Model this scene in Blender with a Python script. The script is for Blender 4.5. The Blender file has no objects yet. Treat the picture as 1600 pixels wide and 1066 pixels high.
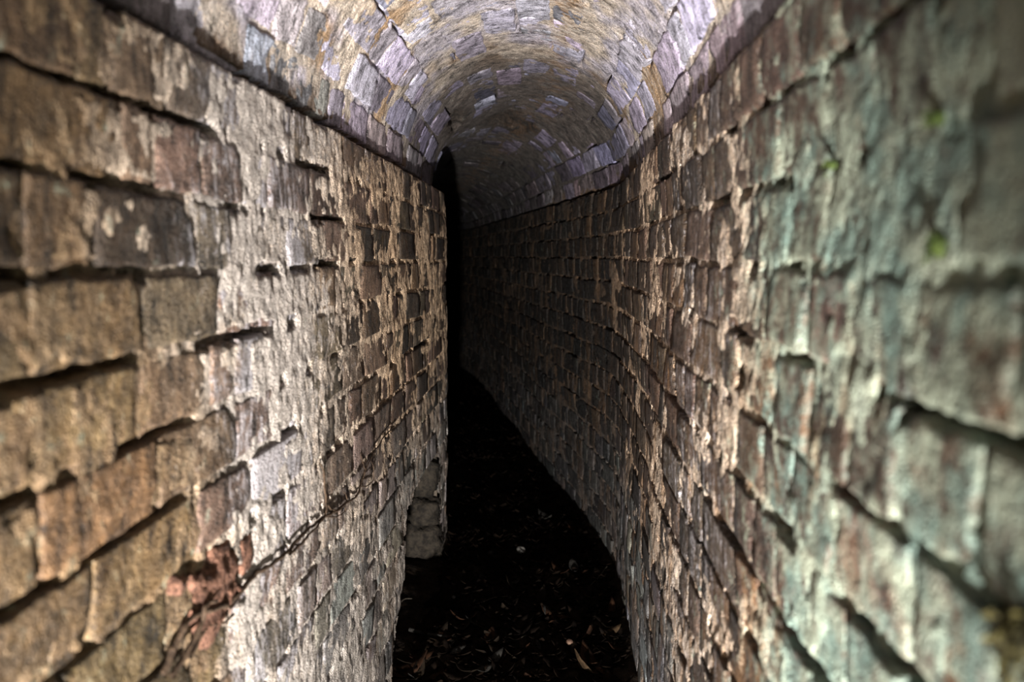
import bpy, math, random
import numpy as np

# ------------------------------------------------------------------ camera, world, lamp, exposure
H = 0.085                      # one brick course
FPX = 1400.0                   # focal length in pixels of the 1600x1066 frame
CZ = 13.0 * H                  # camera height above the floor
PITCH = math.atan2(133, FPX)   # looking a little down
YAW = math.atan2(68, FPX)      # and a little left of the tunnel's axis
scene = bpy.context.scene
COL = scene.collection

cam_d = bpy.data.cameras.new('camera')
cam_d.sensor_width = 36.0
cam_d.lens = FPX * 36.0 / 1600.0
cam_d.clip_start = 0.02
cam_d.dof.use_dof = True
cam_d.dof.focus_distance = 2.3
cam_d.dof.aperture_fstop = 3.8
cam = bpy.data.objects.new('camera', cam_d)
cam.location = (0, 0, CZ)
cam.rotation_euler = (math.pi / 2 - PITCH, 0, YAW)
COL.objects.link(cam)
scene.camera = cam

world = bpy.data.worlds.new('dim_daylight')
scene.world = world
world.use_nodes = True
wbg = world.node_tree.nodes['Background']
wbg.inputs['Color'].default_value = (0.80, 0.95, 1.0, 1)     # overcast daylight at the open end behind the camera
wbg.inputs['Strength'].default_value = 0.5

lamp_d = bpy.data.lights.new('torch', 'SPOT')                 # torch set down low behind the camera
lamp_d.energy = 1080
lamp_d.color = (1.0, 0.95, 0.90)
lamp_d.spot_size = math.radians(69)
lamp_d.spot_blend = 1.0
lamp_d.shadow_soft_size = 0.03
lamp = bpy.data.objects.new('torch', lamp_d)
lamp.location = (-0.05, -0.60, 0.15)
_t = np.array([-0.16, 2.9, 1.05]) - np.array(lamp.location)
lamp.rotation_euler = (math.atan2(math.hypot(_t[0], _t[1]), -_t[2]), 0, math.atan2(-_t[0], _t[1]))
COL.objects.link(lamp)

scene.view_settings.view_transform = 'Standard'
scene.view_settings.look = 'None'
scene.view_settings.exposure = -0.12
scene.cycles.use_denoising = True
scene.cycles.diffuse_bounces = 2
scene.view_settings.gamma = 1.0
scene.view_settings.use_curve_mapping = False

# ------------------------------------------------------------------ numpy helpers
RNG = np.random.default_rng(7)
random.seed(7)


def _h(ix, iy, iz, seed):
    n = (ix.astype(np.int64) * 374761393 + iy.astype(np.int64) * 668265263 + iz.astype(np.int64) * 2147483647 + seed * 1274126177) & 0xffffffff
    n = ((n ^ (n >> 13)) * 1274126177) & 0xffffffff
    n = ((n ^ (n >> 16)) * 2246822519) & 0xffffffff
    return ((n ^ (n >> 15)) & 0xffffff) / float(0xffffff)


def vnoise(x, y, z=0.0, seed=0):
    """smooth value noise, -1..1"""
    x, y, z = np.broadcast_arrays(np.asarray(x, float), np.asarray(y, float), np.asarray(z, float))
    fx, fy, fz = np.floor(x), np.floor(y), np.floor(z)
    tx, ty, tz = x - fx, y - fy, z - fz
    ix, iy, iz = fx.astype(np.int64), fy.astype(np.int64), fz.astype(np.int64)
    sx, sy, sz = (t * t * t * (t * (t * 6 - 15) + 10) for t in (tx, ty, tz))
    flat = np.all(tz == 0)

    def lay(k):
        a = _h(ix, iy, iz + k, seed); b = _h(ix + 1, iy, iz + k, seed)
        c = _h(ix, iy + 1, iz + k, seed); d = _h(ix + 1, iy + 1, iz + k, seed)
        return (a * (1 - sx) + b * sx) * (1 - sy) + (c * (1 - sx) + d * sx) * sy
    v = lay(0)
    if not flat:
        v = v * (1 - sz) + lay(1) * sz
    return v * 2 - 1


def fbm(x, y, z=0.0, seed=0, octs=4, gain=0.5):
    s, a, t = 0.0, 1.0, 0.0
    x, y, z = np.asarray(x, float), np.asarray(y, float), np.asarray(z, float)
    for o in range(octs):
        f = 2.03 ** o
        s = s + a * vnoise(x * f, y * f, z * f, seed + o * 17)
        t += a; a *= gain
    return s / t


def sstep(a, b, x):
    t = np.clip((np.asarray(x, float) - a) / (b - a), 0, 1)
    return t * t * (3 - 2 * t)


def softplus(x, w):
    return w * np.logaddexp(0, np.asarray(x, float) / w)


def lerp(a, b, t):
    return np.asarray(a) * (1 - t)[..., None] + np.asarray(b) * t[..., None]


def mesh_from(name, V, F, mats, tint=None, fx=None, smooth=True):
    me = bpy.data.meshes.new(name)
    V = np.ascontiguousarray(V, np.float32)
    if isinstance(F, np.ndarray):
        n = F.shape[1]
        me.vertices.add(len(V)); me.vertices.foreach_set('co', V.ravel())
        me.loops.add(F.size); me.loops.foreach_set('vertex_index', F.ravel().astype(np.int32))
        me.polygons.add(len(F))
        me.polygons.foreach_set('loop_start', np.arange(0, F.size, n, dtype=np.int32))
        me.polygons.foreach_set('loop_total', np.full(len(F), n, np.int32))
        me.update(calc_edges=True)
    else:
        me.from_pydata([tuple(v) for v in V], [], F); me.update()
    if smooth:
        me.polygons.foreach_set('use_smooth', np.ones(len(me.polygons), bool))
    for nm, arr in (('tint', tint), ('fx', fx)):
        if arr is not None:
            a = me.attributes.new(nm, 'FLOAT_COLOR', 'POINT')
            c = np.ones((len(V), 4), np.float32); c[:, :3] = arr
            a.data.foreach_set('color', c.ravel())
    me.materials.append(mats)
    return me


def link(name, me, parent=None, loc=None):
    o = bpy.data.objects.new(name, me)
    COL.objects.link(o)
    if parent is not None:
        o.parent = parent
    if loc is not None:
        o.location = loc
    return o


def tag(o, label=None, cat=None, group=None, kind=None):
    for k, v in (('label', label), ('category', cat), ('group', group), ('kind', kind)):
        if v:
            o[k] = v
    return o


def grid_faces(nu, nv, flip=False):
    i = np.arange(nu - 1)[:, None]; j = np.arange(nv - 1)[None, :]
    a = (i * nv + j).ravel()
    F = np.stack([a, a + nv, a + nv + 1, a + 1], 1)
    return F[:, ::-1].copy() if flip else F


# camera projection, used to tell which bricks show largest
_cy, _sy, _cp, _sp = math.cos(YAW), math.sin(YAW), math.cos(PITCH), math.sin(PITCH)
_fw = np.array([-_sy * _cp, _cy * _cp, -_sp]); _rt = np.array([_cy, _sy, 0.0]); _up = np.cross(_rt, _fw)


def project(P):
    d = np.asarray(P, float) - np.array([0, 0, CZ])
    w = d @ _fw
    ws = np.where(w > 0.05, w, np.nan)
    return 800 + FPX * (d @ _rt) / ws, 533 - FPX * (d @ _up) / ws, w


# ------------------------------------------------------------------ materials
def nt_mat(name):
    m = bpy.data.materials.new(name); m.use_nodes = True
    nt = m.node_tree
    return m, nt, nt.nodes['Principled BSDF']


class N:
    def __init__(self, nt): self.nt = nt
    def new(self, t, **kw):
        n = self.nt.nodes.new(t)
        for k, v in kw.items(): setattr(n, k, v)
        return n
    def l(self, a, b): self.nt.links.new(a, b)
    def noise(self, vec, scale, detail=4, rough=0.6, dist=0.0):
        n = self.new('ShaderNodeTexNoise'); n.inputs['Scale'].default_value = scale
        n.inputs['Detail'].default_value = detail; n.inputs['Roughness'].default_value = rough
        n.inputs['Distortion'].default_value = dist
        self.l(vec, n.inputs['Vector']); return n.outputs['Fac']
    def math(self, op, a, b=None, clamp=False):
        n = self.new('ShaderNodeMath', operation=op, use_clamp=clamp)
        for i, v in enumerate((a, b)):
            if v is None: continue
            if isinstance(v, (int, float)): n.inputs[i].default_value = v
            else: self.l(v, n.inputs[i])
        return n.outputs[0]
    def rng(self, v, a, b, c=0.0, d=1.0, smooth=True):
        n = self.new('ShaderNodeMapRange', interpolation_type='SMOOTHSTEP' if smooth else 'LINEAR')
        self.l(v, n.inputs[0])
        for i, q in enumerate((a, b, c, d)): n.inputs[1 + i].default_value = q
        return n.outputs[0]
    def mix(self, f, a, b, mode='MIX'):
        n = self.new('ShaderNodeMix', data_type='RGBA', blend_type=mode)
        if isinstance(f, (int, float)): n.inputs['Factor'].default_value = f
        else: self.l(f, n.inputs['Factor'])
        for k, v in (('A', a), ('B', b)):
            s = [i for i in n.inputs if i.name == k and i.type == 'RGBA'][0]
            if isinstance(v, tuple): s.default_value = v + (1,)
            else: self.l(v, s)
        return [o for o in n.outputs if o.type == 'RGBA'][0]


def masonry(name, bump=0.004, rough=0.72, contrast=0.55, bloomcol=(0.60, 0.575, 0.61)):
    """base colour from the piece's own tint; fx: r = lime bloom, g = algae, b = rust / ochre wash"""
    m, nt, b = nt_mat(name); n = N(nt)
    pos = n.new('ShaderNodeNewGeometry').outputs['Position']
    st = n.new('ShaderNodeVectorMath', operation='MULTIPLY'); n.l(pos, st.inputs[0]); st.inputs[1].default_value = (1, 1, 0.22)
    tint = n.new('ShaderNodeAttribute', attribute_name='tint').outputs['Color']
    fx = n.new('ShaderNodeSeparateColor'); n.l(n.new('ShaderNodeAttribute', attribute_name='fx').outputs['Color'], fx.inputs[0])
    blot = n.noise(pos, 26, 4, 0.65)
    grain = n.noise(pos, 330, 1.5, 0.6)
    streak = n.noise(st.outputs[0], 60, 3, 0.65)
    fine = n.noise(pos, 80, 3.2, 0.72, 0.4)
    v = n.math('ADD', n.rng(blot, 0.3, 0.7, 1 - contrast, 1 + contrast), n.math('ADD', n.rng(grain, 0.3, 0.7, -0.42, 0.42), n.rng(streak, 0.3, 0.7, -0.38, 0.38)))
    vv = n.new('ShaderNodeCombineColor')
    for i in range(3): n.l(v, vv.inputs[i])
    c = n.mix(1.0, tint, vv.outputs[0], 'MULTIPLY')
    # rust
    rm = n.math('MULTIPLY', fx.outputs[2], n.rng(n.noise(st.outputs[0], 21, 4, 0.6), 0.42, 0.62))
    c = n.mix(rm, c, (0.27, 0.14, 0.055))
    # lime bloom: the more bloom, the lower the noise threshold
    bl = n.math('ADD', n.math('MULTIPLY', streak, 0.55), n.math('MULTIPLY', fine, 0.45))
    bm = n.rng(n.math('ADD', bl, n.math('MULTIPLY', fx.outputs[0], 0.38)), 0.64, 0.82)
    c = n.mix(n.math('MULTIPLY', bm, 0.8), c, bloomcol)
    # algae film
    al = n.math('ADD', n.math('MULTIPLY', blot, 0.5), n.math('MULTIPLY', n.noise(pos, 48, 5, 0.7), 0.5))
    am = n.rng(n.math('ADD', al, n.math('MULTIPLY', fx.outputs[1], 0.36)), 0.58, 0.76)
    acol = n.mix(n.rng(n.noise(pos, 14, 3), 0.4, 0.6), (0.16, 0.25, 0.215), (0.33, 0.38, 0.29))
    c = n.mix(n.math('MULTIPLY', am, 0.85), c, acol)
    n.l(c, b.inputs['Base Color'])
    n.l(n.rng(fine, 0.35, 0.65, rough - 0.26, rough + 0.12), b.inputs['Roughness'])
    b.inputs['Specular IOR Level'].default_value = 0.5
    hgt = n.math('ADD', n.math('ADD', n.math('MULTIPLY', fine, 1.0), n.math('MULTIPLY', blot, 0.8)), n.math('MULTIPLY', grain, 0.6))
    bp = n.new('ShaderNodeBump'); bp.inputs['Distance'].default_value = bump
    n.l(n.math('ADD', 0.62, n.math('MULTIPLY', fx.outputs[0], 0.9), True), bp.inputs['Strength'])     # limed faces are the rougher ones
    n.l(hgt, bp.inputs['Height']); n.l(bp.outputs[0], b.inputs['Normal'])
    return m


M_BRICK = masonry('weathered_brick', 0.016, 0.70, 0.6)
M_MORTAR = masonry('lime_mortar', 0.026, 0.78, 0.5, (0.64, 0.58, 0.53))


def plain(name, colA, colB, scale=40, rough=0.85, bump=0.004, spec=0.3):
    m, nt, b = nt_mat(name); n = N(nt)
    pos = n.new('ShaderNodeNewGeometry').outputs['Position']
    f = n.noise(pos, scale, 4, 0.7)
    n.l(n.mix(n.rng(f, 0.35, 0.65), colA, colB), b.inputs['Base Color'])
    b.inputs['Roughness'].default_value = rough
    b.inputs['Specular IOR Level'].default_value = spec
    bp = n.new('ShaderNodeBump'); bp.inputs['Distance'].default_value = bump
    n.l(f, bp.inputs['Height']); n.l(bp.outputs[0], b.inputs['Normal'])
    return m


M_SOIL = plain('dark_soil', (0.010, 0.007, 0.005), (0.026, 0.018, 0.012), 30, 0.95, 0.02, 0.1)
M_STONE = plain('rubble_stone', (0.009, 0.007, 0.005), (0.034, 0.027, 0.019), 45, 0.85, 0.010)  # coloured darker to stand for the shade inside the low opening
M_REDCORE = plain('crumbled_red_brick', (0.045, 0.020, 0.012), (0.23, 0.115, 0.075), 70, 0.9, 0.012)
M_ROOT = plain('root_bark', (0.030, 0.018, 0.011), (0.095, 0.060, 0.036), 160, 0.8, 0.003)
M_MOSS = plain('moss_green', (0.035, 0.06, 0.015), (0.10, 0.14, 0.03), 220, 0.8, 0.002)
M_OLIVE = plain('olive_moss', (0.012, 0.011, 0.004), (0.11, 0.095, 0.03), 90, 0.9, 0.006)
LEAFM = [plain('dead_leaf_rust', (0.010, 0.0045, 0.0025), (0.026, 0.012, 0.006), 60, 0.8, 0.002, 0.08),
         plain('dead_leaf_brown', (0.005, 0.0035, 0.0025), (0.013, 0.009, 0.0055), 60, 0.8, 0.002, 0.08),
         plain('dead_leaf_tan', (0.024, 0.015, 0.008), (0.055, 0.035, 0.019), 60, 0.8, 0.002, 0.08),
         plain('dead_leaf_grey', (0.014, 0.013, 0.0115), (0.030, 0.028, 0.025), 60, 0.8, 0.002, 0.08)]
M_TWIG = plain('pale_twig', (0.04, 0.034, 0.025), (0.08, 0.066, 0.05), 120, 0.8, 0.002)
M_PEBBLE = plain('pale_pebble', (0.09, 0.086, 0.078), (0.17, 0.16, 0.145), 90, 0.7, 0.001)
M_PINK = plain('pink_pebble', (0.08, 0.044, 0.03), (0.14, 0.085, 0.058), 90, 0.7, 0.001)

# ------------------------------------------------------------------ the tunnel's plan
DL, DR = 4.93 * H, 2.59 * H
SPRING = CZ + 2.85 * H
TOPJ_L, TOPJ_R = CZ + 2.80 * H, CZ + 2.90 * H
Y0, Y1 = -1.1, 11.0


def far_turn(y):
    return 0.05 * np.maximum(0, y - 7.6) ** 2


def XL(y):
    y = np.asarray(y, float)
    return -DL - 0.23 * softplus(y - 40.6 * H, 0.05) - far_turn(y)


def XR(y):
    y = np.asarray(y, float)
    return DR - 0.195 * (softplus(y - 37.6 * H, 0.09)) - far_turn(y)


def VL(y):   # left springing of the vault: turns away sooner than the wall below it
    y = np.asarray(y, float)
    return -DL - 0.015 - 0.045 * softplus(y - 30.5 * H, 0.05) - 0.20 * softplus(y - 41.0 * H, 0.06) - far_turn(y)


def VR(y):
    y = np.asarray(y, float)
    return XR(y) + 0.016 - 0.008 * sstep(36 * H, 42 * H, y)


def rowwob(y, seed):           # courses are not quite level
    return 0.006 * vnoise(np.asarray(y) * 1.7, seed * 3.1, 0, 91) + 0.003 * vnoise(np.asarray(y) * 6.0, seed * 5.3, 0, 92)


def bulge(y, z, seed):
    return 0.010 * fbm(np.asarray(y) * 1.3, np.asarray(z) * 1.6, 0, seed, 2) * (1 - sstep(CZ + 1.0 * H, CZ + 2.5 * H, z))


def place_left(y, z, n):
    y = np.asarray(y, float); z = np.asarray(z, float)
    return np.stack([XL(y) + bulge(y, z, 31) + n, y + 0 * z, z + 0 * y], -1)


def place_right(y, z, n):
    y = np.asarray(y, float); z = np.asarray(z, float)
    return np.stack([XR(y) - bulge(y, z, 47) - n, y + 0 * z, z + 0 * y], -1)


RV = 3.86 * H
ARC = math.pi * RV


def place_vault(y, a, n):      # a = arc length from the right springing
    y = np.asarray(y, float); a = np.asarray(a, float)
    c = (VL(y) + VR(y)) / 2; w = (VR(y) - VL(y)) / 2
    th = a / RV
    nn = n + 0.008 * fbm(y * 1.5, a * 2.0, 0, 63, 2)
    drop = 0.05 * sstep(3.6, 6.0, y)
    return np.stack([c + (w - nn) * np.cos(th), y + 0 * a, SPRING + (RV - nn - drop) * np.sin(th)], -1)


# ------------------------------------------------------------------ colour and wear of the masonry
def zone_left(y, z):
    """mortar tint, brick tint, fx for points of the left wall"""
    y = np.asarray(y, float); z = np.asarray(z, float); q = y / H; v = (z - CZ) / H
    wob = 2.4 * fbm(y * 2.2, z * 2.6, 0, 11, 3)
    near = 1 - sstep(10.4, 13.4, q + wob + 0.12 * (v + 2))
    far = sstep(17.5, 26, q + wob)
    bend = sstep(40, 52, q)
    mo = lerp((0.56, 0.46, 0.37), (0.155, 0.102, 0.054), near)
    mo = lerp(mo, (0.50, 0.36, 0.235), far * (1 - 0.6 * sstep(-5, -9, v)))
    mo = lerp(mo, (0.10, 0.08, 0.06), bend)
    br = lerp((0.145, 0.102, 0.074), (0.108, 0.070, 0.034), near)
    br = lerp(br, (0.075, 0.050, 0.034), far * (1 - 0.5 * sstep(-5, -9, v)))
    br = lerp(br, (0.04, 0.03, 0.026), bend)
    low = sstep(-4.0, -8.5, v) * sstep(13, 20, q)
    br = lerp(br, (0.21, 0.195, 0.18), low)
    mo = lerp(mo, (0.34, 0.31, 0.28), low * 0.8)
    band = np.exp(-((q - 14.2 - 0.10 * v) / 3.6) ** 2)
    bloom = np.clip(0.80 * band * (0.75 + 0.9 * fbm(y * 7, z * 7, 0, 12, 3)) + 0.34 * sstep(11, 14, q) * (1 - 0.6 * far) + 0.25 * low, 0, 1) * (1 - 0.92 * near)
    bloom = bloom + 0.25 * sstep(1.2, 2.8, v) * sstep(10, 14, q) * (1 - sstep(26, 33, q))
    algae = 0.10 * near
    rust = 0.30 * far + 0.18 * near
    return mo, br, np.stack([np.clip(bloom, 0, 1), algae, rust], -1)


def zone_right(y, z):
    y = np.asarray(y, float); z = np.asarray(z, float); q = y / H; v = (z - CZ) / H
    wob = 1.6 * fbm(y * 2.5, z * 2.5, 0, 21, 3)
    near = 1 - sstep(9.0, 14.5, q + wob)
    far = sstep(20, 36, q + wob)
    bend = sstep(33.5, 39, q + 1.5 * fbm(y * 3, z * 3, 0, 23, 2))  # dark masonry past the bend, its colour lowered further for the light falloff
    mo = lerp((0.60, 0.46, 0.34), (0.33, 0.37, 0.29), near)
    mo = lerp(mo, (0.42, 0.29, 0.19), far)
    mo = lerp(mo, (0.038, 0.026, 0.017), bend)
    br = lerp((0.068, 0.043, 0.028), (0.098, 0.062, 0.045), near)
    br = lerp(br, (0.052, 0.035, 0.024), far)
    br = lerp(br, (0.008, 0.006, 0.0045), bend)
    low = sstep(-6, -10, v) * sstep(15, 22, q)
    br = lerp(br, (0.10, 0.10, 0.10), low * (1 - 0.7 * bend)); mo = lerp(mo, (0.12, 0.12, 0.12), low * (1 - 0.6 * bend))
    bloom = 0.38 * np.exp(-((q - 17) / 5.0) ** 2) + 0.15
    bloom = bloom * (1 - 0.7 * far) * (1 - 0.8 * near)
    algae = near * np.clip(0.55 + 0.7 * fbm(y * 4, z * 4, 0, 22, 3), 0, 1) * (1 - 0.6 * sstep(0.0, 2.8, v)) + 0.18 * sstep(20, 14, q)
    rust = 0.4 * (1 - far) * sstep(0.5, -3, v) + 0.25
    return mo, br, np.stack([np.clip(bloom, 0, 1), np.clip(algae, 0, 1), rust + 0 * y], -1)


VHOLES = ((3.80, 0.50, 0.20, 0.045), (3.95, 0.40, 0.16, 0.04), (3.28, 0.74, 0.22, 0.034))


def zone_vault(y, a):
    y = np.asarray(y, float); a = np.asarray(a, float); q = y / H; t = a / ARC
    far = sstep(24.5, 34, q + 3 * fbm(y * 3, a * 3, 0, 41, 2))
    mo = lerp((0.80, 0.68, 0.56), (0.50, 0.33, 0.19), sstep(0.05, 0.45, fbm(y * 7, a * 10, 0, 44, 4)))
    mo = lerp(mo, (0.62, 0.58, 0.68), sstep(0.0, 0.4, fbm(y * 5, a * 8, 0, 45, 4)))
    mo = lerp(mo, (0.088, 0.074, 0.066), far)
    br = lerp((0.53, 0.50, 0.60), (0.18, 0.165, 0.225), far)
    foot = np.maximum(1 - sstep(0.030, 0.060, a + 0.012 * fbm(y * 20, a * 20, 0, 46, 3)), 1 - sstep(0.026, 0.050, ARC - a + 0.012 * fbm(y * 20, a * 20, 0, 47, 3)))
    mo = lerp(mo, (0.17, 0.11, 0.068), foot); br = lerp(br, (0.16, 0.107, 0.07), foot * 0.9)      # wall-top shadow along the springing, painted into the colour as brown
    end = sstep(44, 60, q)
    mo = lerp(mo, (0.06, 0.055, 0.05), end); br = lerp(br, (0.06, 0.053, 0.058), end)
    for hy, ht, ry, ra in VHOLES:          # holes where bricks have dropped, their darkness painted into the colour
        st = 1 - sstep(0.6, 1.25, np.hypot((y - hy) / (ry + 0.05), (a - ht * ARC) / (ra + 0.03)) + 0.35 * fbm(y * 14, a * 14, 0, 43, 3))
        mo = lerp(mo, (0.035, 0.025, 0.018), 0.85 * st); br = lerp(br, (0.035, 0.027, 0.024), 0.85 * st)
    bloom = (0.42 + 0.25 * fbm(y * 4, a * 5, 0, 42, 3)) * (1 - 0.75 * far)
    rust = 0.5 * np.exp(-((t - 0.40) / 0.06) ** 2) + 0.06
    algae = 0.35 * sstep(0.12, 0.0, t) * (1 - sstep(9, 14, q))
    return mo, br, np.stack([np.clip(bloom, 0, 1), algae, rust * (1 - 0.5 * far)], -1)


# ------------------------------------------------------------------ courses and joints
def px_left(x):                # depth at which the left wall meets image column x
    return FPX * DL / (868.0 - x)


def px_right(x):
    return FPX * DR / (x - 868.0)


def fill_row(joints, y_from, y_to, hdr, rng):
    """complete a list of joint depths to both ends with stretchers and headers"""
    js = sorted(joints)
    if not js:
        js = [y_from + rng.uniform(0, 0.2)]
    run = 0
    def nxt():
        return (1.32 if rng.random() < hdr else 2.7) * H * rng.uniform(0.93, 1.07)
    while js[-1] < y_to:
        js.append(js[-1] + nxt())
    while js[0] > y_from:
        js.insert(0, js[0] - nxt())
    return js


rng = np.random.default_rng(3)
LEFT_J = {0: [115, 170, 235, 262, 330], 1: [-60, 185, 240, 315, 375], 2: [135, 300], 3: [20, 205, 330], 4: [-40, 195, 310, 352], 5: [22, 228, 350],
          6: [-90, 112, 285, 372], 7: [-30, 60, 242, 385]}
RIGHT_J = {0: [1175, 1232, 1290, 1345, 1470], 1: [1130, 1200, 1268, 1332, 1420, 1500], 2: [1150, 1214, 1270, 1345, 1415, 1462], 3: [1100, 1146, 1190, 1245, 1310, 1400, 1560],
           4: [1125, 1165, 1200, 1255, 1320, 1395], 5: [1110, 1140, 1190, 1235, 1302, 1420]}
rows_left, rows_right, rows_vault = [], [], []
NROW = 16
for k in range(NROW):
    rows_left.append(fill_row([px_left(x) for x in LEFT_J.get(k, [])], Y0 + 0.02, Y1 - 0.2, (0.45, 0.6, 0.25, 0.35)[k % 4], rng))
    rows_right.append(fill_row([px_right(x) for x in RIGHT_J.get(k, [])], Y0 + 0.02, Y1 - 0.2, (0.8, 0.9, 0.65, 0.85)[k % 4], rng))
NV = 12
for k in range(NV):
    rows_vault.append(fill_row([], Y0 + 0.02, Y1 - 0.2, 0.35, rng))

# low broken opening at the foot of the left wall
NICHE_Y0, NICHE_Y1, NICHE_TOP = 25.6 * H, 37.6 * H, 5.1 * H


def in_niche(y, z):
    near = NICHE_Y0 + 3.4 * H * sstep(0.0, 4.6 * H, z) + 0.018 * vnoise(z * 26, 3.3, 0, 5)
    top = NICHE_TOP + 0.30 * H * ((y - NICHE_Y0) / H - 9) * 0.35 + 0.01 * vnoise(y * 30, 1.7, 0, 6)
    far = NICHE_Y1 + 0.012 * vnoise(z * 22, 8.1, 0, 7)
    return (y > near) & (y < far) & (z < top)


# holes in the walls: (depth, height, half length, half height, how deep)
def lp(x, y):
    d = px_left(x); return d, CZ + (400 - y) * d / FPX


def rp(x, y):
    d = px_right(x); return d, CZ + (400 - y) * d / FPX


HOLES_L = [lp(318, 945) + (0.068, 0.050, 0.045), lp(185, 152) + (0.016, 0.010, 0.03), lp(140, 365) + (0.007, 0.016, 0.03), lp(160, 405) + (0.012, 0.010, 0.03), lp(40, 930) + (0.02, 0.02, 0.035)]
HOLES_R = [rp(1057, 596) + (0.040, 0.036, 0.05), rp(1152, 582) + (0.022, 0.024, 0.05), rp(1175, 150) + (0.012, 0.02, 0.03), rp(1585, 1000) + (0.03, 0.03, 0.04)]


def hole_depth(y, z, holes):
    d = 0.0
    for hy, hz, ry, rz, dp in holes:
        r = np.hypot((y - hy) / ry, (z - hz) / rz) + 0.25 * vnoise(y * 70, z * 70, 0, 77)
        d = d + dp * (1 - sstep(0.75, 1.1, r))
    return d


def mortar_field(y, z, topz, rows, seed, gap_amt, smear_amt, holes, thick=1.0):
    """recess (negative) or pride of the mortar at y, z"""
    k = np.clip(np.round((topz - z - 0.0) / H), 0, 40)
    zj = topz - k * H + rowwob(y, k + seed)
    dz = np.abs(z - zj)
    gapn = fbm(y * 5.5, k * 7.7 + seed, 0, seed, 3)
    pits = fbm(y * 22, k * 9.3 + seed, 0, seed + 4, 2)
    gap = sstep(0.0, 0.22, gapn + gap_amt) * (0.55 + 0.45 * sstep(-0.2, 0.2, pits))
    gap = np.maximum(gap, sstep(0.22, 0.40, pits + 0.3 * gap_amt))
    gap = gap * (1 - sstep(0.0055 * thick, 0.0105 * thick, dz + 0.003 * vnoise(y * 60, z * 60, 0, seed + 9)))
    n = -0.0030 + 0.0016 * sstep(11 * H, 16 * H, y) + 0.0030 * fbm(y * 30, z * 26, 0, seed + 1, 4) + 0.0030 * fbm(y * 70, z * 70, 0, seed + 2, 3)
    n = n + 0.0040 * sstep(-0.05, 0.35, fbm(y * 6, z * 7, 0, seed + 3, 3) + smear_amt)
    n = n - 0.040 * gap
    return n - hole_depth(y, z, holes)


def y_samples():
    ys = [Y0]
    while ys[-1] < Y1:
        y = ys[-1]
        ys.append(y + (0.02 if y < 0.25 else max(0.0042, 0.0034 * y ** 0.9) if y < 3.7 else 0.03))
    return np.array(ys)


YS = y_samples()


# ------------------------------------------------------------------ walls (mortar core) and their bricks
def build_wall(name, place, zone, topz, rows, seed, holes, flip, gapf, smearf, label, niche=False):
    zs = np.concatenate([np.arange(-0.05, topz - 0.004, 0.0050), [topz - 0.003]])
    Y, Z = np.meshgrid(YS, zs, indexing='ij')
    n = mortar_field(Y, Z, topz, rows, seed, gapf(Y, Z), smearf(Y, Z), holes)
    # top ledge running back under the vault
    V = place(Y, Z, n)
    ledge = []
    for back in (0.012, 0.06, 0.36):
        yl = YS[:, None]; zl = np.full_like(yl, topz + 0.004 * (back > 0.02)) + 0.004 * vnoise(yl * 18, back * 40, 0, 8)
        ledge.append(place(yl, zl, -back))
    V = np.concatenate([V] + ledge, 1)
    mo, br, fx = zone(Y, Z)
    pad = lambda A: np.concatenate([A, A[:, -1:], A[:, -1:], A[:, -1:]], 1)
    mo, fx = pad(mo), pad(fx)
    nu, nv = V.shape[:2]
    F = grid_faces(nu, nv, flip)
    if niche:
        yc = (Y[:-1, :-1] + Y[1:, 1:]) / 2; zc = (Z[:-1, :-1] + Z[1:, 1:]) / 2
        keep = np.ones((nu - 1, nv - 1), bool)
        keep[:, :yc.shape[1]] = ~in_niche(yc, zc)
        F = F[keep.ravel()]
    me = mesh_from(name, V.reshape(-1, 3), F, M_MORTAR, mo.reshape(-1, 3), fx.reshape(-1, 3))
    o = link(name, me)
    tag(o, label, 'wall', kind='structure')
    return o


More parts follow.
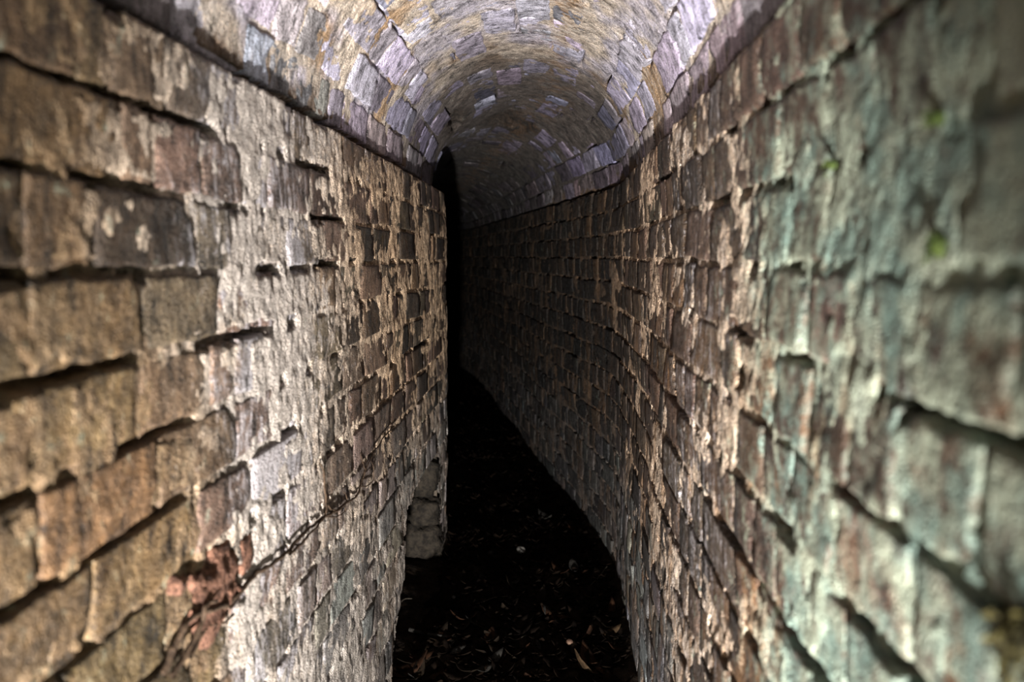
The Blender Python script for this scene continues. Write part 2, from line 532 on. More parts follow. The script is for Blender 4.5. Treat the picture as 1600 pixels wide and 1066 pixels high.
def brick_arrays(y0, y1, w0, w1, place, zone, nu, nv, seed, proud, wobf, tintmul, rag=1.0):
    """one brick: rounded, ragged, slightly tilted; w runs up the wall (or round the vault)"""
    r = np.random.default_rng(seed)
    gy = 0.0035 + 0.003 * r.random(); gw = 0.0042 + 0.002 * r.random()
    ly, lw = y1 - y0 - 2 * gy, w1 - w0 - 2 * gw
    e = 0.10 if nu > 5 else 0.14
    us = np.concatenate([[0, 0, min(0.0035 / ly, 0.2)], np.linspace(0, 1, nu + 2)[1:-1] * 0.96 + 0.02, [1 - min(0.0035 / ly, 0.2), 1, 1]])
    ws = np.concatenate([[0, 0, min(0.0035 / lw, 0.2)], np.linspace(0, 1, nv + 2)[1:-1] * 0.92 + 0.04, [1 - min(0.0035 / lw, 0.2), 1, 1]])
    U, W = np.meshgrid(us, ws, indexing='ij')
    y = y0 + gy + U * ly; w = w0 + gw + W * lw
    I, J = np.meshgrid(np.arange(len(us)), np.arange(len(ws)), indexing='ij')
    outer = (I == 0) | (I == len(us) - 1) | (J == 0) | (J == len(ws) - 1)
    ring = ((I == 1) | (I == len(us) - 2) | (J == 1) | (J == len(ws) - 2)) & ~outer
    # ragged outline
    jy = 0.0042 * rag * (fbm(w * 45, seed * 1.37, 0, 3, 3)); jw = 0.0042 * rag * fbm(y * 38, seed * 2.11, 0, 4, 3)
    y = y + jy * (2 * np.abs(U - 0.5)) ** 3 ; w = w + jw * (2 * np.abs(W - 0.5)) ** 3
    # a chipped corner
    n = 0.0020 * fbm(y * 30, w * 30, seed * 0.7, 5, 4) + 0.0012 * fbm(y * 110, w * 110, seed * 0.3, 6, 2)
    n = n + proud + r.normal(0, 0.0022) * (U - 0.5) + r.normal(0, 0.0025) * (W - 0.5)
    for _ in range(2):
        if r.random() < 0.55:
            cu, cw = r.choice([0, 1]), r.random() if r.random() < 0.5 else r.choice([0, 1])
            rad = r.uniform(0.012, 0.03)
            dd = np.hypot((U - cu) * ly, (W - cw) * lw)
            n = n - 0.006 * (1 - sstep(rad * 0.3, rad, dd))
    n = np.where(ring, n - 0.0016, n)
    n = np.where(outer, n - 0.034, n)
    w = w + wobf(y)
    P = place(y, w, n)
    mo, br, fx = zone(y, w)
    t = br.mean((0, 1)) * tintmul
    fx = fx * np.array([0.62 * (0.6 + 0.8 * r.random()), 0.8, 0.9 * r.random() ** 2])
    tint = np.broadcast_to(t, br.shape)
    return P.reshape(-1, 3), grid_faces(len(us), len(ws)), tint.reshape(-1, 3), fx.reshape(-1, 3)


def bricks_for(parent, recs, place, zone, flip, limit, rag=1.0):
    """recs: (y0, y1, w0, w1, proud, wobble, tint multiplier, seed)"""
    sized = []
    for rec in recs:
        y0, y1, w0, w1 = rec[:4]
        yy = np.linspace(y0, y1, 4)[:, None] + 0 * np.zeros((1, 4)); ww = np.linspace(w0, w1, 4)[None, :] + 0 * yy
        px, py, d = project(place(yy, ww, 0.0).reshape(-1, 3))
        ok = (d > 0.05)
        if ok.sum() < 8:
            sized.append((0, 0, 0, rec)); continue
        inside = np.nanmean((px > 0) & (px < 1600) & (py > 0) & (py < 1066))
        wpx, hpx = np.nanmax(px) - np.nanmin(px), np.nanmax(py) - np.nanmin(py)
        px, py = px.reshape(4, 4), py.reshape(4, 4)
        ar = abs((px[3, 3] - px[0, 0]) * (py[0, 3] - py[3, 0]) - (px[0, 3] - px[3, 0]) * (py[3, 3] - py[0, 0])) / 2
        # hidden past the left wall's corner
        if inside > 0 and np.nanmean(px) < 699 and np.mean(yy) > 41.5 * H:
            inside = 0
        sized.append((np.nan_to_num(ar) * inside, wpx, hpx, rec))
    order = sorted(range(len(sized)), key=lambda i: -sized[i][0])
    single = set(i for i in order[:limit] if sized[i][0] > 60)
    RV_, RF, RT, RX, off = [], [], [], [], 0
    for i, (ar, wpx, hpx, rec) in enumerate(sized):
        y0, y1, w0, w1, proud, wob, tm, sd = rec
        if i in single:
            nu = int(np.clip(wpx / 9, 3, 20)); nv = int(np.clip(hpx / 11, 3, 12))
        else:
            nu, nv = 2, 2
        V, F, T, X = brick_arrays(y0, y1, w0, w1, place, zone, nu, nv, sd, proud, wob, tm, rag)
        if flip:
            F = F[:, ::-1].copy()
        if i in single:
            c = V.mean(0)
            link('brick', mesh_from('brick', V - c, F, M_BRICK, T, X), parent, c)
        else:
            RV_.append(V); RF.append(F + off); RT.append(T); RX.append(X); off += len(V)
    me = mesh_from('brick_remainder', np.concatenate(RV_), np.concatenate(RF), M_BRICK, np.concatenate(RT), np.concatenate(RX))
    o = link('brick_remainder', me, parent)
    o['kind'] = 'stuff'
    return len(single)


def tint_mul(r, dark_p=0.25, spread=0.22):
    m = np.exp(r.normal(0, spread))
    if r.random() < dark_p:
        m *= r.uniform(0.35, 0.6)
    return m * np.array([1 + r.normal(0, 0.06), 1.0, 1 + r.normal(0, 0.07)])


wall_left = build_wall('wall_left', place_left, zone_left, TOPJ_L, rows_left, 101, HOLES_L, False,
                       lambda y, z: 0.18 - 0.52 * sstep(9 * H, 13 * H, y), lambda y, z: 0.04 + 0.10 * sstep(9 * H, 12 * H, y) * (1 - sstep(16 * H, 24 * H, y)),
                       'weathered brown and lime-bloomed brick wall along the left side', niche=True)
wall_right = build_wall('wall_right', place_right, zone_right, TOPJ_R, rows_right, 202, HOLES_R, True,
                        lambda y, z: -0.22 - 0.08 * sstep(20 * H, 30 * H, y), lambda y, z: -0.08 + 0.26 * (1 - sstep(9 * H, 15 * H, y)),
                        'brown brick wall on the right, filmed with green algae close by')

nL = nR = nV = 0
recs = []
r = np.random.default_rng(5)
for k, js in enumerate(rows_left):
    top = TOPJ_L - k * H
    for i in range(len(js) - 1):
        y0, y1 = js[i], js[i + 1]
        zc, yc = top - H / 2, (y0 + y1) / 2
        if zc < -0.03:
            continue
        hits = in_niche(np.array([y0 + .03, yc, y1 - .03]), np.array([zc] * 3))
        if hits.any():
            if hits.all() or hits[1]:
                continue
            if hits[2]: y1 = y1 - (y1 - y0) * 0.45
            else: y0 = y0 + (y1 - y0) * 0.45
        skip = False
        for hy, hz, ry, rz, dp in HOLES_L[:1]:
            if abs(yc - hy) < ry * 0.9 + 0.02 and abs(zc - hz) < rz + 0.012:
                skip = True
        if skip:
            continue
        mid = 0.0025 * float(sstep(11 * H, 14 * H, yc))
        proud = r.normal(0.0012 + 0.0012 * float(sstep(17 * H, 24 * H, yc)), 0.0010 + 0.0006 * float(sstep(10 * H, 16 * H, yc))) - mid * 0.4
        far = float(sstep(18 * H, 28 * H, yc))
        recs.append((y0, y1, top - H, top, proud, (lambda yy, kk=k: (rowwob(yy, kk + 101) + rowwob(yy, kk + 102)) / 2), tint_mul(r, 0.12 + 0.34 * far, 0.18 + 0.2 * far), 1000 + len(recs)))
nL = bricks_for(wall_left, recs, place_left, zone_left, False, 300)

recs = []
for k, js in enumerate(rows_right):
    top = TOPJ_R - k * H
    for i in range(len(js) - 1):
        y0, y1 = js[i], js[i + 1]
        zc, yc = top - H / 2, (y0 + y1) / 2
        if zc < -0.03:
            continue
        proud = r.normal(0.0004 + 0.0016 * float(sstep(10 * H, 16 * H, yc)), 0.0010 + 0.0007 * float(sstep(10 * H, 16 * H, yc)))
        for hy, hz, ry, rz, dp in HOLES_R[:2]:
            if abs(zc - hz) < H * 0.5 and y0 - ry * 0.3 < hy < y1 + ry * 0.3:
                if hy < yc: y0 = min(hy + ry * 0.8, y1 - 0.03)
                else: y1 = max(hy - ry * 0.8, y0 + 0.03)
        recs.append((y0, y1, top - H, top, proud, (lambda yy, kk=k: (rowwob(yy, kk + 202) + rowwob(yy, kk + 203)) / 2), tint_mul(r, 0.28, 0.25), 5000 + len(recs)))
nR = bricks_for(wall_right, recs, place_right, zone_right, True, 300)

# ------------------------------------------------------------------ vault
na = 190
AS = np.linspace(-0.045, ARC + 0.045, na)
Y, A = np.meshgrid(YS, AS, indexing='ij')
VC = ARC / NV
k = np.round(A / VC); dz = np.abs(A - k * VC - rowwob(Y, k + 303))
nn = -0.0018 + 0.0066 * fbm(Y * 5, A * 8, 0, 51, 4) + 0.0026 * fbm(Y * 60, A * 60, 0, 52, 3)
gap = sstep(0.30, 0.42, fbm(Y * 4.0, k * 5.1, 0, 53, 3)) * (1 - sstep(0.003, 0.008, dz))
nn = nn - 0.022 * gap
nn = nn - 0.030 * (1 - sstep(0.006, 0.012, np.minimum(np.abs(A - 0.003), np.abs(ARC - 0.001 - A)) + 0.004 * vnoise(Y * 25, A * 25, 0, 54)))   # open joint along the springing
# bricks dropped out of the crown ahead of the bend
for hy, ht, ry, ra in VHOLES:
    rr = np.hypot((Y - hy) / ry, (A - ht * ARC) / ra) + 0.3 * vnoise(Y * 40, A * 40, 0, 78)
    nn = nn - 0.025 * (1 - sstep(0.7, 1.1, rr))
V = place_vault(Y, A, nn)
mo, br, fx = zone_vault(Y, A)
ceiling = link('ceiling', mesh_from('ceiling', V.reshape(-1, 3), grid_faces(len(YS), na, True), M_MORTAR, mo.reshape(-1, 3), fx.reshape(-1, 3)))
tag(ceiling, 'barrel vault of lavender-grey bricks smeared with cream mortar overhead', 'ceiling', kind='structure')
recs = []
for k, js in enumerate(rows_vault):
    for i in range(len(js) - 1):
        y0, y1 = js[i], js[i + 1]
        yc, ac = (y0 + y1) / 2, (k + 0.5) * VC
        if any(np.hypot((yc - hy) / (ry + 0.10), (ac - ht * ARC) / (ra + 0.045)) < 1 for hy, ht, ry, ra in VHOLES):
            continue
        recs.append((y0, y1, k * VC + (0.010 if k == 0 else 0), (k + 1) * VC - (0.006 if k == NV - 1 else 0), r.normal(-0.0030 + 0.0042 * float(sstep(0.45, 0.75, abs(2 * (k + 0.5) / NV - 1))), 0.0034), (lambda yy, kk=k: (rowwob(yy, kk + 303) + rowwob(yy, kk + 304)) / 2), tint_mul(r, 0.16, 0.2), 9000 + len(recs)))
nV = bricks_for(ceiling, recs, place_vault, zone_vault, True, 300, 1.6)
print('single bricks', nL, nR, nV)

# ------------------------------------------------------------------ floor
xs = np.linspace(-1.2, 0.45, 110)
ysf = np.concatenate([np.arange(-1.1, 1.2, 0.06), np.arange(1.2, 5.0, 0.018), np.arange(5.0, 11.1, 0.06)])
YF, XF = np.meshgrid(ysf, xs, indexing='ij')
XF = XF - 0.2 * softplus(YF - 40 * H, 0.2) - 0.05 * np.maximum(0, YF - 7.6) ** 2


def floor_h(x, y):
    x = np.asarray(x, float); y = np.asarray(y, float)
    side = np.maximum(0, np.abs(x - (XL(y) + XR(y)) / 2) - 0.2)
    return 0.020 * fbm(x * 5, y * 5, 0, 71, 3) + 0.010 * fbm(x * 22, y * 22, 0, 72, 3) + 0.18 * side ** 1.5


VF = np.stack([XF, YF, floor_h(XF, YF)], -1)
floor = link('floor', mesh_from('floor', VF.reshape(-1, 3), grid_faces(len(ysf), len(xs), True), M_SOIL))
tag(floor, 'dark damp earth floor running down the tunnel', 'floor', kind='structure')

# far end, out of sight round the bend
xe = float(XL(Y1)); xr = float(XR(Y1))
zz, xx = np.meshgrid(np.linspace(0, 1.8, 8), np.linspace(xe - 0.3, xr + 0.3, 8), indexing='ij')
wall_back = link('wall_back', mesh_from('wall_back', np.stack([xx, np.full_like(xx, Y1 - 0.06), zz], -1).reshape(-1, 3), grid_faces(8, 8), M_MORTAR,
                 np.full((64, 3), 0.05), np.zeros((64, 3))))
tag(wall_back, 'dark wall closing the tunnel past the bend', 'wall', kind='structure')


# ------------------------------------------------------------------ low opening: rubble stones
def rough_stone(name, size, mat, seed, parent=None, loc=(0, 0, 0), rot=(0, 0, 0), amp=0.16, box=4.0, sub=14):
    """a squarish lump: superellipsoid with noise"""
    th = np.linspace(0, math.pi, sub); ph = np.linspace(0, 2 * math.pi, sub * 2, endpoint=False)
    T, Pp = np.meshgrid(th, ph, indexing='ij')
    d = np.stack([np.sin(T) * np.cos(Pp), np.sin(T) * np.sin(Pp), np.cos(T)], -1)
    rad = 1.0 / (np.abs(d) ** box).sum(-1) ** (1 / box)
    rad = rad * (1 + amp * fbm(d[..., 0] * 2.6 + seed, d[..., 1] * 2.6, d[..., 2] * 2.6, seed, 5, 0.62))
    P = d * rad[..., None] * (np.array(size) / 2)
    nu, nv = P.shape[:2]
    F = []
    for i in range(nu - 1):
        for j in range(nv):
            F.append([i * nv + j, (i + 1) * nv + j, (i + 1) * nv + (j + 1) % nv, i * nv + (j + 1) % nv])
    me = mesh_from(name, P.reshape(-1, 3), np.array(F), mat)
    o = link(name, me, parent, loc)
    o.rotation_euler = rot
    return o


# box of the cavity: back, soffit and far jamb
yA, yB = NICHE_Y0 - 0.05, NICHE_Y1 + 0.02
xw = -DL; xb = -DL - 0.34
ny_, nz_ = 40, 24
Yn, Zn = np.meshgrid(np.linspace(yA, yB, ny_), np.linspace(-0.04, NICHE_TOP + 0.10, nz_), indexing='ij')
Pb = np.stack([xb + 0.02 * fbm(Yn * 12, Zn * 12, 0, 81, 3), Yn, Zn], -1)
Xn, Yt = np.meshgrid(np.linspace(xb - 0.02, xw - 0.012, 16), np.linspace(yA, yB, ny_), indexing='ij')
Pt = np.stack([Xn, Yt, NICHE_TOP + 0.055 + 0.010 * fbm(Xn * 14, Yt * 14, 0, 82, 3) + 0.09 * (Yt - yA) - 0.04], -1)
Xj, Zj = np.meshgrid(np.linspace(xb - 0.02, xw - 0.014, 20), np.linspace(-0.04, NICHE_TOP + 0.10, nz_), indexing='ij')
Pj = np.stack([Xj, yB + 0.010 * fbm(Xj * 16, Zj * 16, 0, 83, 3), Zj], -1)
Xk = Xj.copy(); Pk = np.stack([Xk, np.full_like(Xk, yA), Zj], -1)
parts = [(Pb, grid_faces(ny_, nz_)), (Pt, grid_faces(16, ny_)), (Pj, grid_faces(20, nz_)), (Pk, grid_faces(20, nz_))]
V_, F_, off = [], [], 0
for P, F in parts:
    V_.append(P.reshape(-1, 3)); F_.append(F + off); off += V_[-1].shape[0]
V_ = np.concatenate(V_)
niche = link('opening_lining', mesh_from('opening_lining', V_, np.concatenate(F_), M_MORTAR, np.full((len(V_), 3), (0.10, 0.08, 0.06)), np.zeros((len(V_), 3))), wall_left)

M_STONE_R = plain('reddish_stone', (0.013, 0.008, 0.005), (0.032, 0.021, 0.014), 60, 0.85, 0.010)  # shade of the opening put into this stone's colour too
for (xc, zc_, sx, sz, m_, sd) in ((-0.475, 0.435, 0.085, 0.10, M_STONE_R, 3), (-0.51, 0.305, 0.17, 0.135, M_STONE, 4), (-0.655, 0.30, 0.12, 0.15, M_STONE_R, 8),
                                  (-0.478, 0.175, 0.115, 0.095, M_STONE, 5), (-0.49, 0.06, 0.15, 0.13, M_STONE, 6), (-0.62, 0.12, 0.15, 0.16, M_STONE_R, 7)):
    rough_stone('stone', (sx, 0.12, sz), m_, sd, wall_left, (xc, NICHE_Y1 + 0.005, zc_), (0, 0.05 * (sd - 5), 0.05), 0.34, 4.0, 22)

# the brick that has crumbled to its red core
hy, hz = HOLES_L[0][:2]
core = rough_stone('broken_brick', (0.060, 0.150, 0.100), M_REDCORE, 21, wall_left, (-DL - 0.024, hy, hz - 0.004), (0.32, 0, 0), 0.24, 3.6, 60)
core['label'] = 'crumbled brick with its raw red core exposed'
py_, pz_ = lp(361, 885)
frag = rough_stone('brick_fragment', (0.026, 0.050, 0.050), M_REDCORE, 25, wall_left, (-DL - 0.006, py_, pz_), (0.05, 0, 0), 0.25, 5.0, 24)
frag['label'] = 'small red broken-off brick end'
rc = random.Random(5)
for q in range(26):
    t_ = rc.random(); ix, iy = 256 + 110 * t_ + rc.uniform(-6, 6), 955 - 30 * t_ + rc.uniform(-42, 42)
    a, b_ = lp(ix, iy); sz = rc.uniform(0.010, 0.026)
    rough_stone('crumb', (sz * 0.8, sz * 1.4, sz), M_REDCORE, 40 + q, wall_left, (-DL - 0.010 + rc.uniform(-0.008, 0.004), a, b_), (rc.uniform(0, 3), rc.uniform(0, 3), rc.uniform(0, 3)), 0.4, 6.0, 9)


# ------------------------------------------------------------------ root creeping over the left wall
def tube(points, radii, seg=7):
    P = np.array(points, float); R = np.array(radii, float)
    T = np.gradient(P, axis=0); T /= np.linalg.norm(T, axis=1)[:, None]
    ref = np.array([1.0, 0.0, 0.0])
    A_ = np.cross(T, ref); A_ /= np.linalg.norm(A_, axis=1)[:, None] + 1e-9
    B_ = np.cross(T, A_)
    an = np.linspace(0, 2 * math.pi, seg, endpoint=False)
    V = P[:, None] + R[:, None, None] * (np.cos(an)[None, :, None] * A_[:, None] + np.sin(an)[None, :, None] * B_[:, None])
    F = []
    for i in range(len(P) - 1):
        for j in range(seg):
            F.append([i * seg + j, i * seg + (j + 1) % seg, (i + 1) * seg + (j + 1) % seg, (i + 1) * seg + j])
    return V.reshape(-1, 3), F


def smooth_path(pts, m=8):
    P = np.array(pts, float); out = []
    Q = np.vstack([2 * P[0] - P[1], P, 2 * P[-1] - P[-2]])
    for i in range(1, len(Q) - 2):
        for t in np.linspace(0, 1, m, endpoint=False):
            out.append(0.5 * (2 * Q[i] + (Q[i + 1] - Q[i - 1]) * t + (2 * Q[i - 1] - 5 * Q[i] + 4 * Q[i + 1] - Q[i + 2]) * t ** 2 + (3 * Q[i] - Q[i - 1] - 3 * Q[i + 1] + Q[i + 2]) * t ** 3))
    out.append(P[-1])
    return np.array(out)


root = bpy.data.objects.new('creeping_root', None)
COL.objects.link(root)
root.empty_display_size = 0.05
rb = place_left(*[np.array(v) for v in lp(230, 1066)], 0.01)
root.location = rb
tag(root, 'thin dark branching root creeping up the left wall', 'root')


def root_piece(name, pix, r0, r1, lift=0.006, parent=root):
    pts = []
    for ix, iy in pix:
        y_, z_ = lp(ix, iy)
        pts.append(place_left(np.array(y_), np.array(z_), lift))
    P = smooth_path(pts, 7)
    w = 0.0018
    P[:, 0] += w * vnoise(P[:, 1] * 60, P[:, 2] * 60, 0, 13); P[:, 2] += w * vnoise(P[:, 1] * 70, P[:, 2] * 70, 3.3, 14)
    R = np.linspace(r0, r1, len(P)) * (1 + 0.2 * vnoise(np.arange(len(P)) * 0.7, 2.2, 0, 15))
    V, F = tube(P - np.array(rb), R)
    o = link(name, mesh_from(name, V, F, M_ROOT), parent)
    return o


root_piece('main_root', [(222, 1090), (240, 1045), (262, 1000), (285, 985), (325, 968), (355, 935), (374, 915), (398, 899), (421, 880), (432, 866), (450, 848), (470, 832), (486, 819), (503, 811), (524, 796), (538, 786), (548, 765), (556, 742), (566, 722), (578, 705), (594, 684), (608, 670)], 0.0040, 0.0015)
root_piece('side_root', [(228, 1095), (252, 1052), (275, 1005), (282, 975), (300, 962)], 0.0040, 0.0022, 0.012)
root_piece('side_root', [(262, 1060), (290, 1012), (318, 1000), (335, 985)], 0.0030, 0.0015, 0.006)
root_piece('side_root', [(421, 882), (436, 870), (455, 850), (468, 838), (480, 822)], 0.0024, 0.0016, 0.010)
root_piece('side_root', [(486, 819), (489, 800), (487, 775), (486, 750), (478, 732)], 0.0020, 0.0012)
root_piece('rootlet', [(503, 811), (494, 806), (491, 795), (494, 788)], 0.0018, 0.0011)
root_piece('rootlet', [(486, 820), (505, 820), (518, 812), (520, 806)], 0.0014, 0.0009)
root_piece('rootlet', [(432, 868), (445, 866), (452, 860)], 0.0014, 0.0009)
root_piece('rootlet', [(545, 770), (556, 768), (564, 764), (569, 756), (570, 740), (565, 728)], 0.0014, 0.0008)
root_piece('rootlet', [(524, 796), (523, 786), (518, 778)], 0.0014, 0.0008)
root_piece('rootlet', [(550, 758), (560, 752), (567, 748)], 0.0012, 0.0008)
root_piece('rootlet', [(556, 742), (550, 728), (548, 715)], 0.0012, 0.0008)


# ------------------------------------------------------------------ moss on the right wall
def moss_tuft(px, py, size, label, mat, nblade=26, seed=0, cat='moss', lift=0.004, blade=1.0):
    rr = np.random.default_rng(seed)
    y_, z_ = rp(px, py)
    base = place_right(np.array(y_), np.array(z_), lift)
    e = bpy.data.objects.new('moss_tuft', None); COL.objects.link(e)
    e.location = base; e.empty_display_size = 0.02
    tag(e, label, cat)
    cushion = rough_stone('cushion', (size * 0.9, size * 1.2, size * 1.0), mat, seed + 3, e, (0.002, 0, 0), (0, 0, 0), 0.35, 2.2, 14)
    V, F = [], []
    for i in range(nblade):
        d = np.array([-abs(rr.normal(0.8, 0.3)), rr.normal(0, 0.7), rr.normal(0.0, 0.7)]); d /= np.linalg.norm(d)
        s = np.cross(d, rr.normal(0, 1, 3)); s /= np.linalg.norm(s)
        o = rr.normal(0, size * 0.22, 3); o[0] = -abs(o[0]) * 0.5
        L = size * rr.uniform(0.45, 0.95) * blade; w = size * 0.09
        p1 = o + d * L * 0.55 + s * w; p2 = o + d * L * 0.55 - s * w; p3 = o + d * L + np.array([0, 0, -0.25 * L])
        i0 = len(V); up = np.cross(d, s) * w * 0.4
        V += [o, p1, p3, p2, o + d * L * 0.55 + up]
        F += [[i0, i0 + 1, i0 + 4], [i0 + 1, i0 + 2, i0 + 4], [i0 + 2, i0 + 3, i0 + 4], [i0 + 3, i0, i0 + 4]]
    f = link('frond', mesh_from('frond', np.array(V), F, mat), e)
    f['kind'] = 'stuff'
    return e


moss_tuft(1425, 194, 0.009, 'small bright green moss sprig under a brick edge, high on right wall', M_MOSS, 22, 1)
moss_tuft(1440, 385, 0.013, 'largest bright green moss tuft, right of the dark joint hole on right wall', M_MOSS, 26, 2)
moss_tuft(1274, 262, 0.008, 'tiny green moss speck farthest left in the upper right wall joint', M_MOSS, 18, 3)
moss_tuft(1592, 1010, 0.034, 'olive brown moss clump at the lower right edge of the picture', M_OLIVE, 90, 4, 'moss', -0.006, 0.5)


# ------------------------------------------------------------------ leaf litter, twigs, pebbles on the floor
def leaf_mesh(name, L, Wd, curl, seed, mat):
    rr = np.random.default_rng(seed)
    n = 7
    t = np.linspace(0, 1, n)
    half = Wd / 2 * np.sin(np.pi * np.clip(t * 0.96 + 0.02, 0, 1)) ** 0.8 * (1 - 0.25 * t)
    V, F = [], []
    for i in range(n):
        x = (t[i] - 0.5) * L
        z = curl * (2 * t[i] - 1) ** 2 * L * 0.25
        fold = half[i] * 0.35 * (1 + rr.normal(0, 0.3))
        V += [(x, -half[i], z + fold), (x, 0, z), (x, half[i], z + fold * 0.8)]
    for i in range(n - 1):
        a = i * 3
        F += [[a, a + 3, a + 4, a + 1], [a + 1, a + 4, a + 5, a + 2]]
    top = len(V)
    V2 = [(v[0], v[1], v[2] - 0.0012) for v in V]
    F2 = [[top + q for q in f[::-1]] for f in F]
    rim = list(range(0, 3 * n, 3)) + [3 * (n - 1) + 1, 3 * (n - 1) + 2] + list(range(3 * (n - 1) - 1, 1, -3)) + [1]
    for a, b_ in zip(rim, rim[1:] + rim[:1]):
        if a != b_:
            F2.append([b_, a, a + top, b_ + top])
    return mesh_from(name, np.array(V + V2), F + F2, mat)


def floor_at(px, py):          # floor point under an image point
    d = _fw + _rt * (px - 800) / FPX + _up * (533 - py) / FPX
    t = -CZ / d[2]
    p = np.array([0, 0, CZ]) + d * t
    return p[0], p[1]


lm = {}
for mi, m_ in enumerate(LEAFM):
    for s in range(3):
        lm[(mi, s)] = leaf_mesh('dead_leaf', 0.055 + 0.012 * s, 0.028 + 0.004 * s, 0.3 + 0.5 * s, 60 + mi * 5 + s, m_)


def drop_leaf(px, py, mi, s, rz, sc, label, group=None, tilt=0.25, name='dead_leaf'):
    x, y = floor_at(px, py)
    o = link(name, lm[(mi, s)])
    o.location = (x, y, float(floor_h(x, y)) + 0.010)
    rr = random.Random(int(px * 7 + py))
    o.rotation_euler = (rr.uniform(-tilt, tilt), rr.uniform(-tilt, tilt), rz)
    o.scale = (sc, sc, sc)
    tag(o, label, 'leaf', group)
    return o


G = 'fallen leaves picked out on the tunnel floor'
named = [((706, 910), 2, 0, 0.3, 0.9, 'orange-brown dead leaf lying beside the small bright pebble'),
         ((685, 992), 2, 0, 0.1, 0.9, 'pale tan broken leaf below the left wall base'),
         ((740, 982), 3, 1, -0.2, 1.0, 'slim grey dead leaf in the middle of the floor'),
         ((716, 1028), 3, 0, 0.6, 0.9, 'small greyish leaf lying in front of the long curved bark strip'),
         ((927, 934), 2, 1, 0.5, 1.1, 'tan oval leaf lying close to the right wall foot'),
         ((955, 962), 0, 2, 1.2, 1.1, 'broad rust brown leaf beside the right wall foot'),
         ((915, 1002), 0, 2, 2.2, 1.2, 'pointed rust leaf standing up behind the pink pebble'),
         ((957, 1000), 2, 1, 0.4, 0.9, 'narrow tan leaf nearest the right wall'),
         ((920, 1050), 2, 2, 0.3, 1.6, 'large ribbed brown leaf at the bottom edge, right of centre'),
         ((810, 978), 0, 0, 1.4, 1.2, 'rust leaf standing on edge, centre of the floor'),
         ((640, 1052), 0, 2, 0.1, 1.7, 'large rust brown leaf at the foot of the left wall, bottom edge'),
         ((703, 1045), 2, 0, 1.0, 0.8, 'small tan curled leaf at the bottom edge near the left wall')]
for (p, mi, s, rz, sc, lab) in named:
    drop_leaf(p[0], p[1], mi, s, rz, sc, lab, None, 0.5)
rr = random.Random(12)
for i in range(75):
    px, py = rr.uniform(640, 985), 1066 - 260 * rr.random() ** 1.3
    x, y = floor_at(px, py)
    if x > float(XR(y)) - 0.03 or x < float(XL(y)) + 0.04:
        continue
    mi = rr.choice([0, 0, 1, 1, 1, 3])
    side = 'left' if px < 740 else 'right' if px > 870 else 'middle'
    band_ = 'front' if py > 990 else 'midway back' if py > 910 else 'far back'
    lab = '%s dead leaf in the litter, %s, %s of the floor' % (('rust brown', 'dark brown', '', 'greyish')[mi], band_, side)
    drop_leaf(px, py, mi, rr.randrange(3), rr.uniform(0, 6.28), rr.uniform(0.8, 1.25), lab, G, 0.45)

# the uncountable rest of the litter, one mesh
V_, F_, off = [], [], 0
rg = np.random.default_rng(33)
base_m = lm[(1, 1)]
bv = np.array([v.co[:] for v in base_m.vertices]); bf = [list(p.vertices) for p in base_m.polygons]
tints = []
for i in range(2600):
    y = rg.uniform(1.3, 7.5) if i % 3 else rg.uniform(1.6, 3.8)
    x = rg.uniform(float(XL(y)) + 0.03, float(XR(y)) - 0.03)
    e = rg.uniform(-0.28, 0.28, 2); a = rg.uniform(0, 6.28); s = rg.uniform(0.6, 1.3)
    P = bv * s
    ca, sa = math.cos(a), math.sin(a)
    cx, sx = math.cos(e[0]), math.sin(e[0])
    P = np.stack([P[:, 0], P[:, 1] * cx - P[:, 2] * sx, P[:, 1] * sx + P[:, 2] * cx], 1)
    cx, sx = math.cos(e[1]), math.sin(e[1])
    P = np.stack([P[:, 0] * cx + P[:, 2] * sx, P[:, 1], -P[:, 0] * sx + P[:, 2] * cx], 1)
    P = np.stack([P[:, 0] * ca - P[:, 1] * sa, P[:, 0] * sa + P[:, 1] * ca, P[:, 2]], 1)
    P += np.array([x, y, float(floor_h(x, y)) + 0.006])
    V_.append(P); F_ += [[q + off for q in f] for f in bf]; off += len(bv)
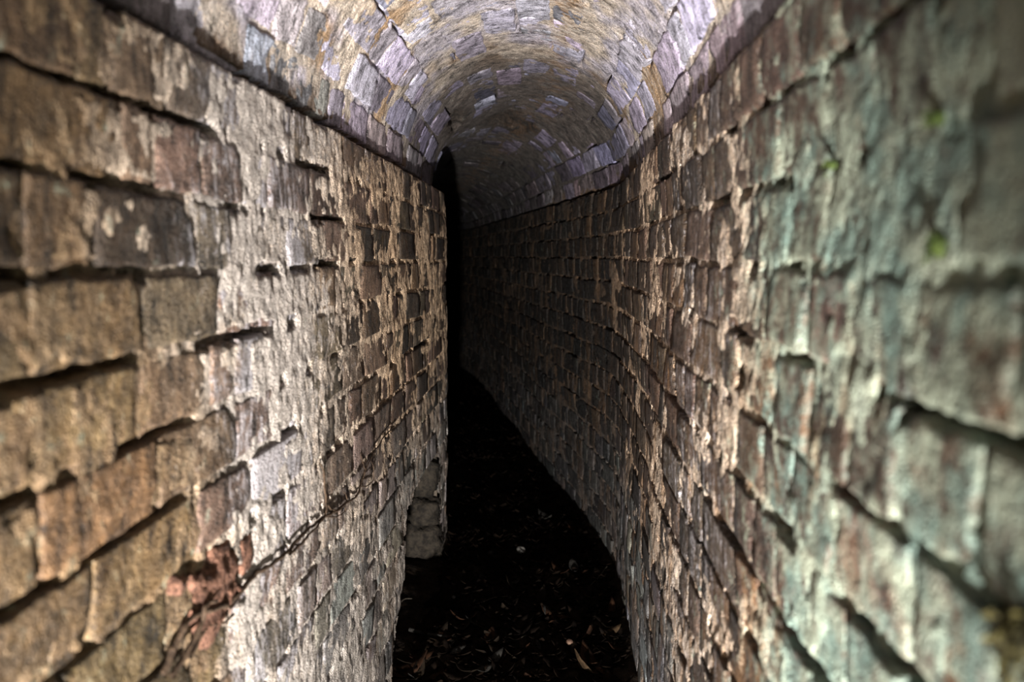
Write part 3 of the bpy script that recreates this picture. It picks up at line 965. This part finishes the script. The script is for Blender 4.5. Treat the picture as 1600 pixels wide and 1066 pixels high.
M_LITTER = plain('rotted_leaf_litter', (0.003, 0.0022, 0.0018), (0.010, 0.0062, 0.004), 14, 0.9, 0.003, 0.04)
lit = link('leaf_litter', mesh_from('leaf_litter', np.concatenate(V_), F_, M_LITTER))
tag(lit, 'rotted dark leaf litter covering the tunnel floor', 'leaf litter', kind='stuff')


def twig(pix, r0, r1, label, mat=M_TWIG, name='twig', lift=0.014):
    pts = []
    for p in pix:
        x, y = floor_at(*p); pts.append((x, y, float(floor_h(x, y)) + lift))
    P = smooth_path(pts, 6); c = P[0].copy()
    V, F = tube(P - c, np.linspace(r0, r1, len(P)), 6)
    o = link(name, mesh_from(name, V, F, mat), None, c)
    tag(o, label, 'twig')
    return o


twig([(622, 957), (632, 948), (644, 943)], 0.0030, 0.0012, 'short pale twig sticking out from the left wall base')
twig([(755, 950), (772, 945), (795, 944)], 0.0016, 0.0012, 'thin pale curved stalk in the middle of the floor')
twig([(785, 1008), (795, 1006), (806, 1009), (822, 1002)], 0.0018, 0.0012, 'wavy pale stalk lying centre front on the litter')
twig([(948, 893), (935, 908), (922, 920)], 0.0018, 0.0012, 'straight grey twig slanting towards the right wall')
twig([(926, 1015), (938, 1024), (952, 1034)], 0.0014, 0.0010, 'thin pale stem running from the pointed rust leaf')
twig([(940, 985), (948, 989), (958, 988)], 0.0022, 0.0014, 'short light grey bent twig beside the right wall')
twig([(640, 998), (665, 1004), (690, 1010), (712, 1008)], 0.0060, 0.0035, 'long curved strip of bark near the left wall', LEAFM[3], 'bark_strip')


def pebble(px, py, s, m_, label, seed):
    x, y = floor_at(px, py)
    o = rough_stone('pebble', (s, s * 1.1, s * 0.8), m_, seed, None, (x, y, float(floor_h(x, y)) + 0.012 + s * 0.3), (0, 0, 0.4), 0.15, 2.3, 12)
    tag(o, label, 'pebble')


pebble(709, 938, 0.012, M_PEBBLE, 'tiny bright pebble among leaves left of centre', 91)
pebble(890, 1012, 0.020, M_PINK, 'pinkish pebble in front of the pointed rust leaf', 92)
pebble(814, 864, 0.034, M_PEBBLE, 'whitish stone far back in the middle of the floor', 93)
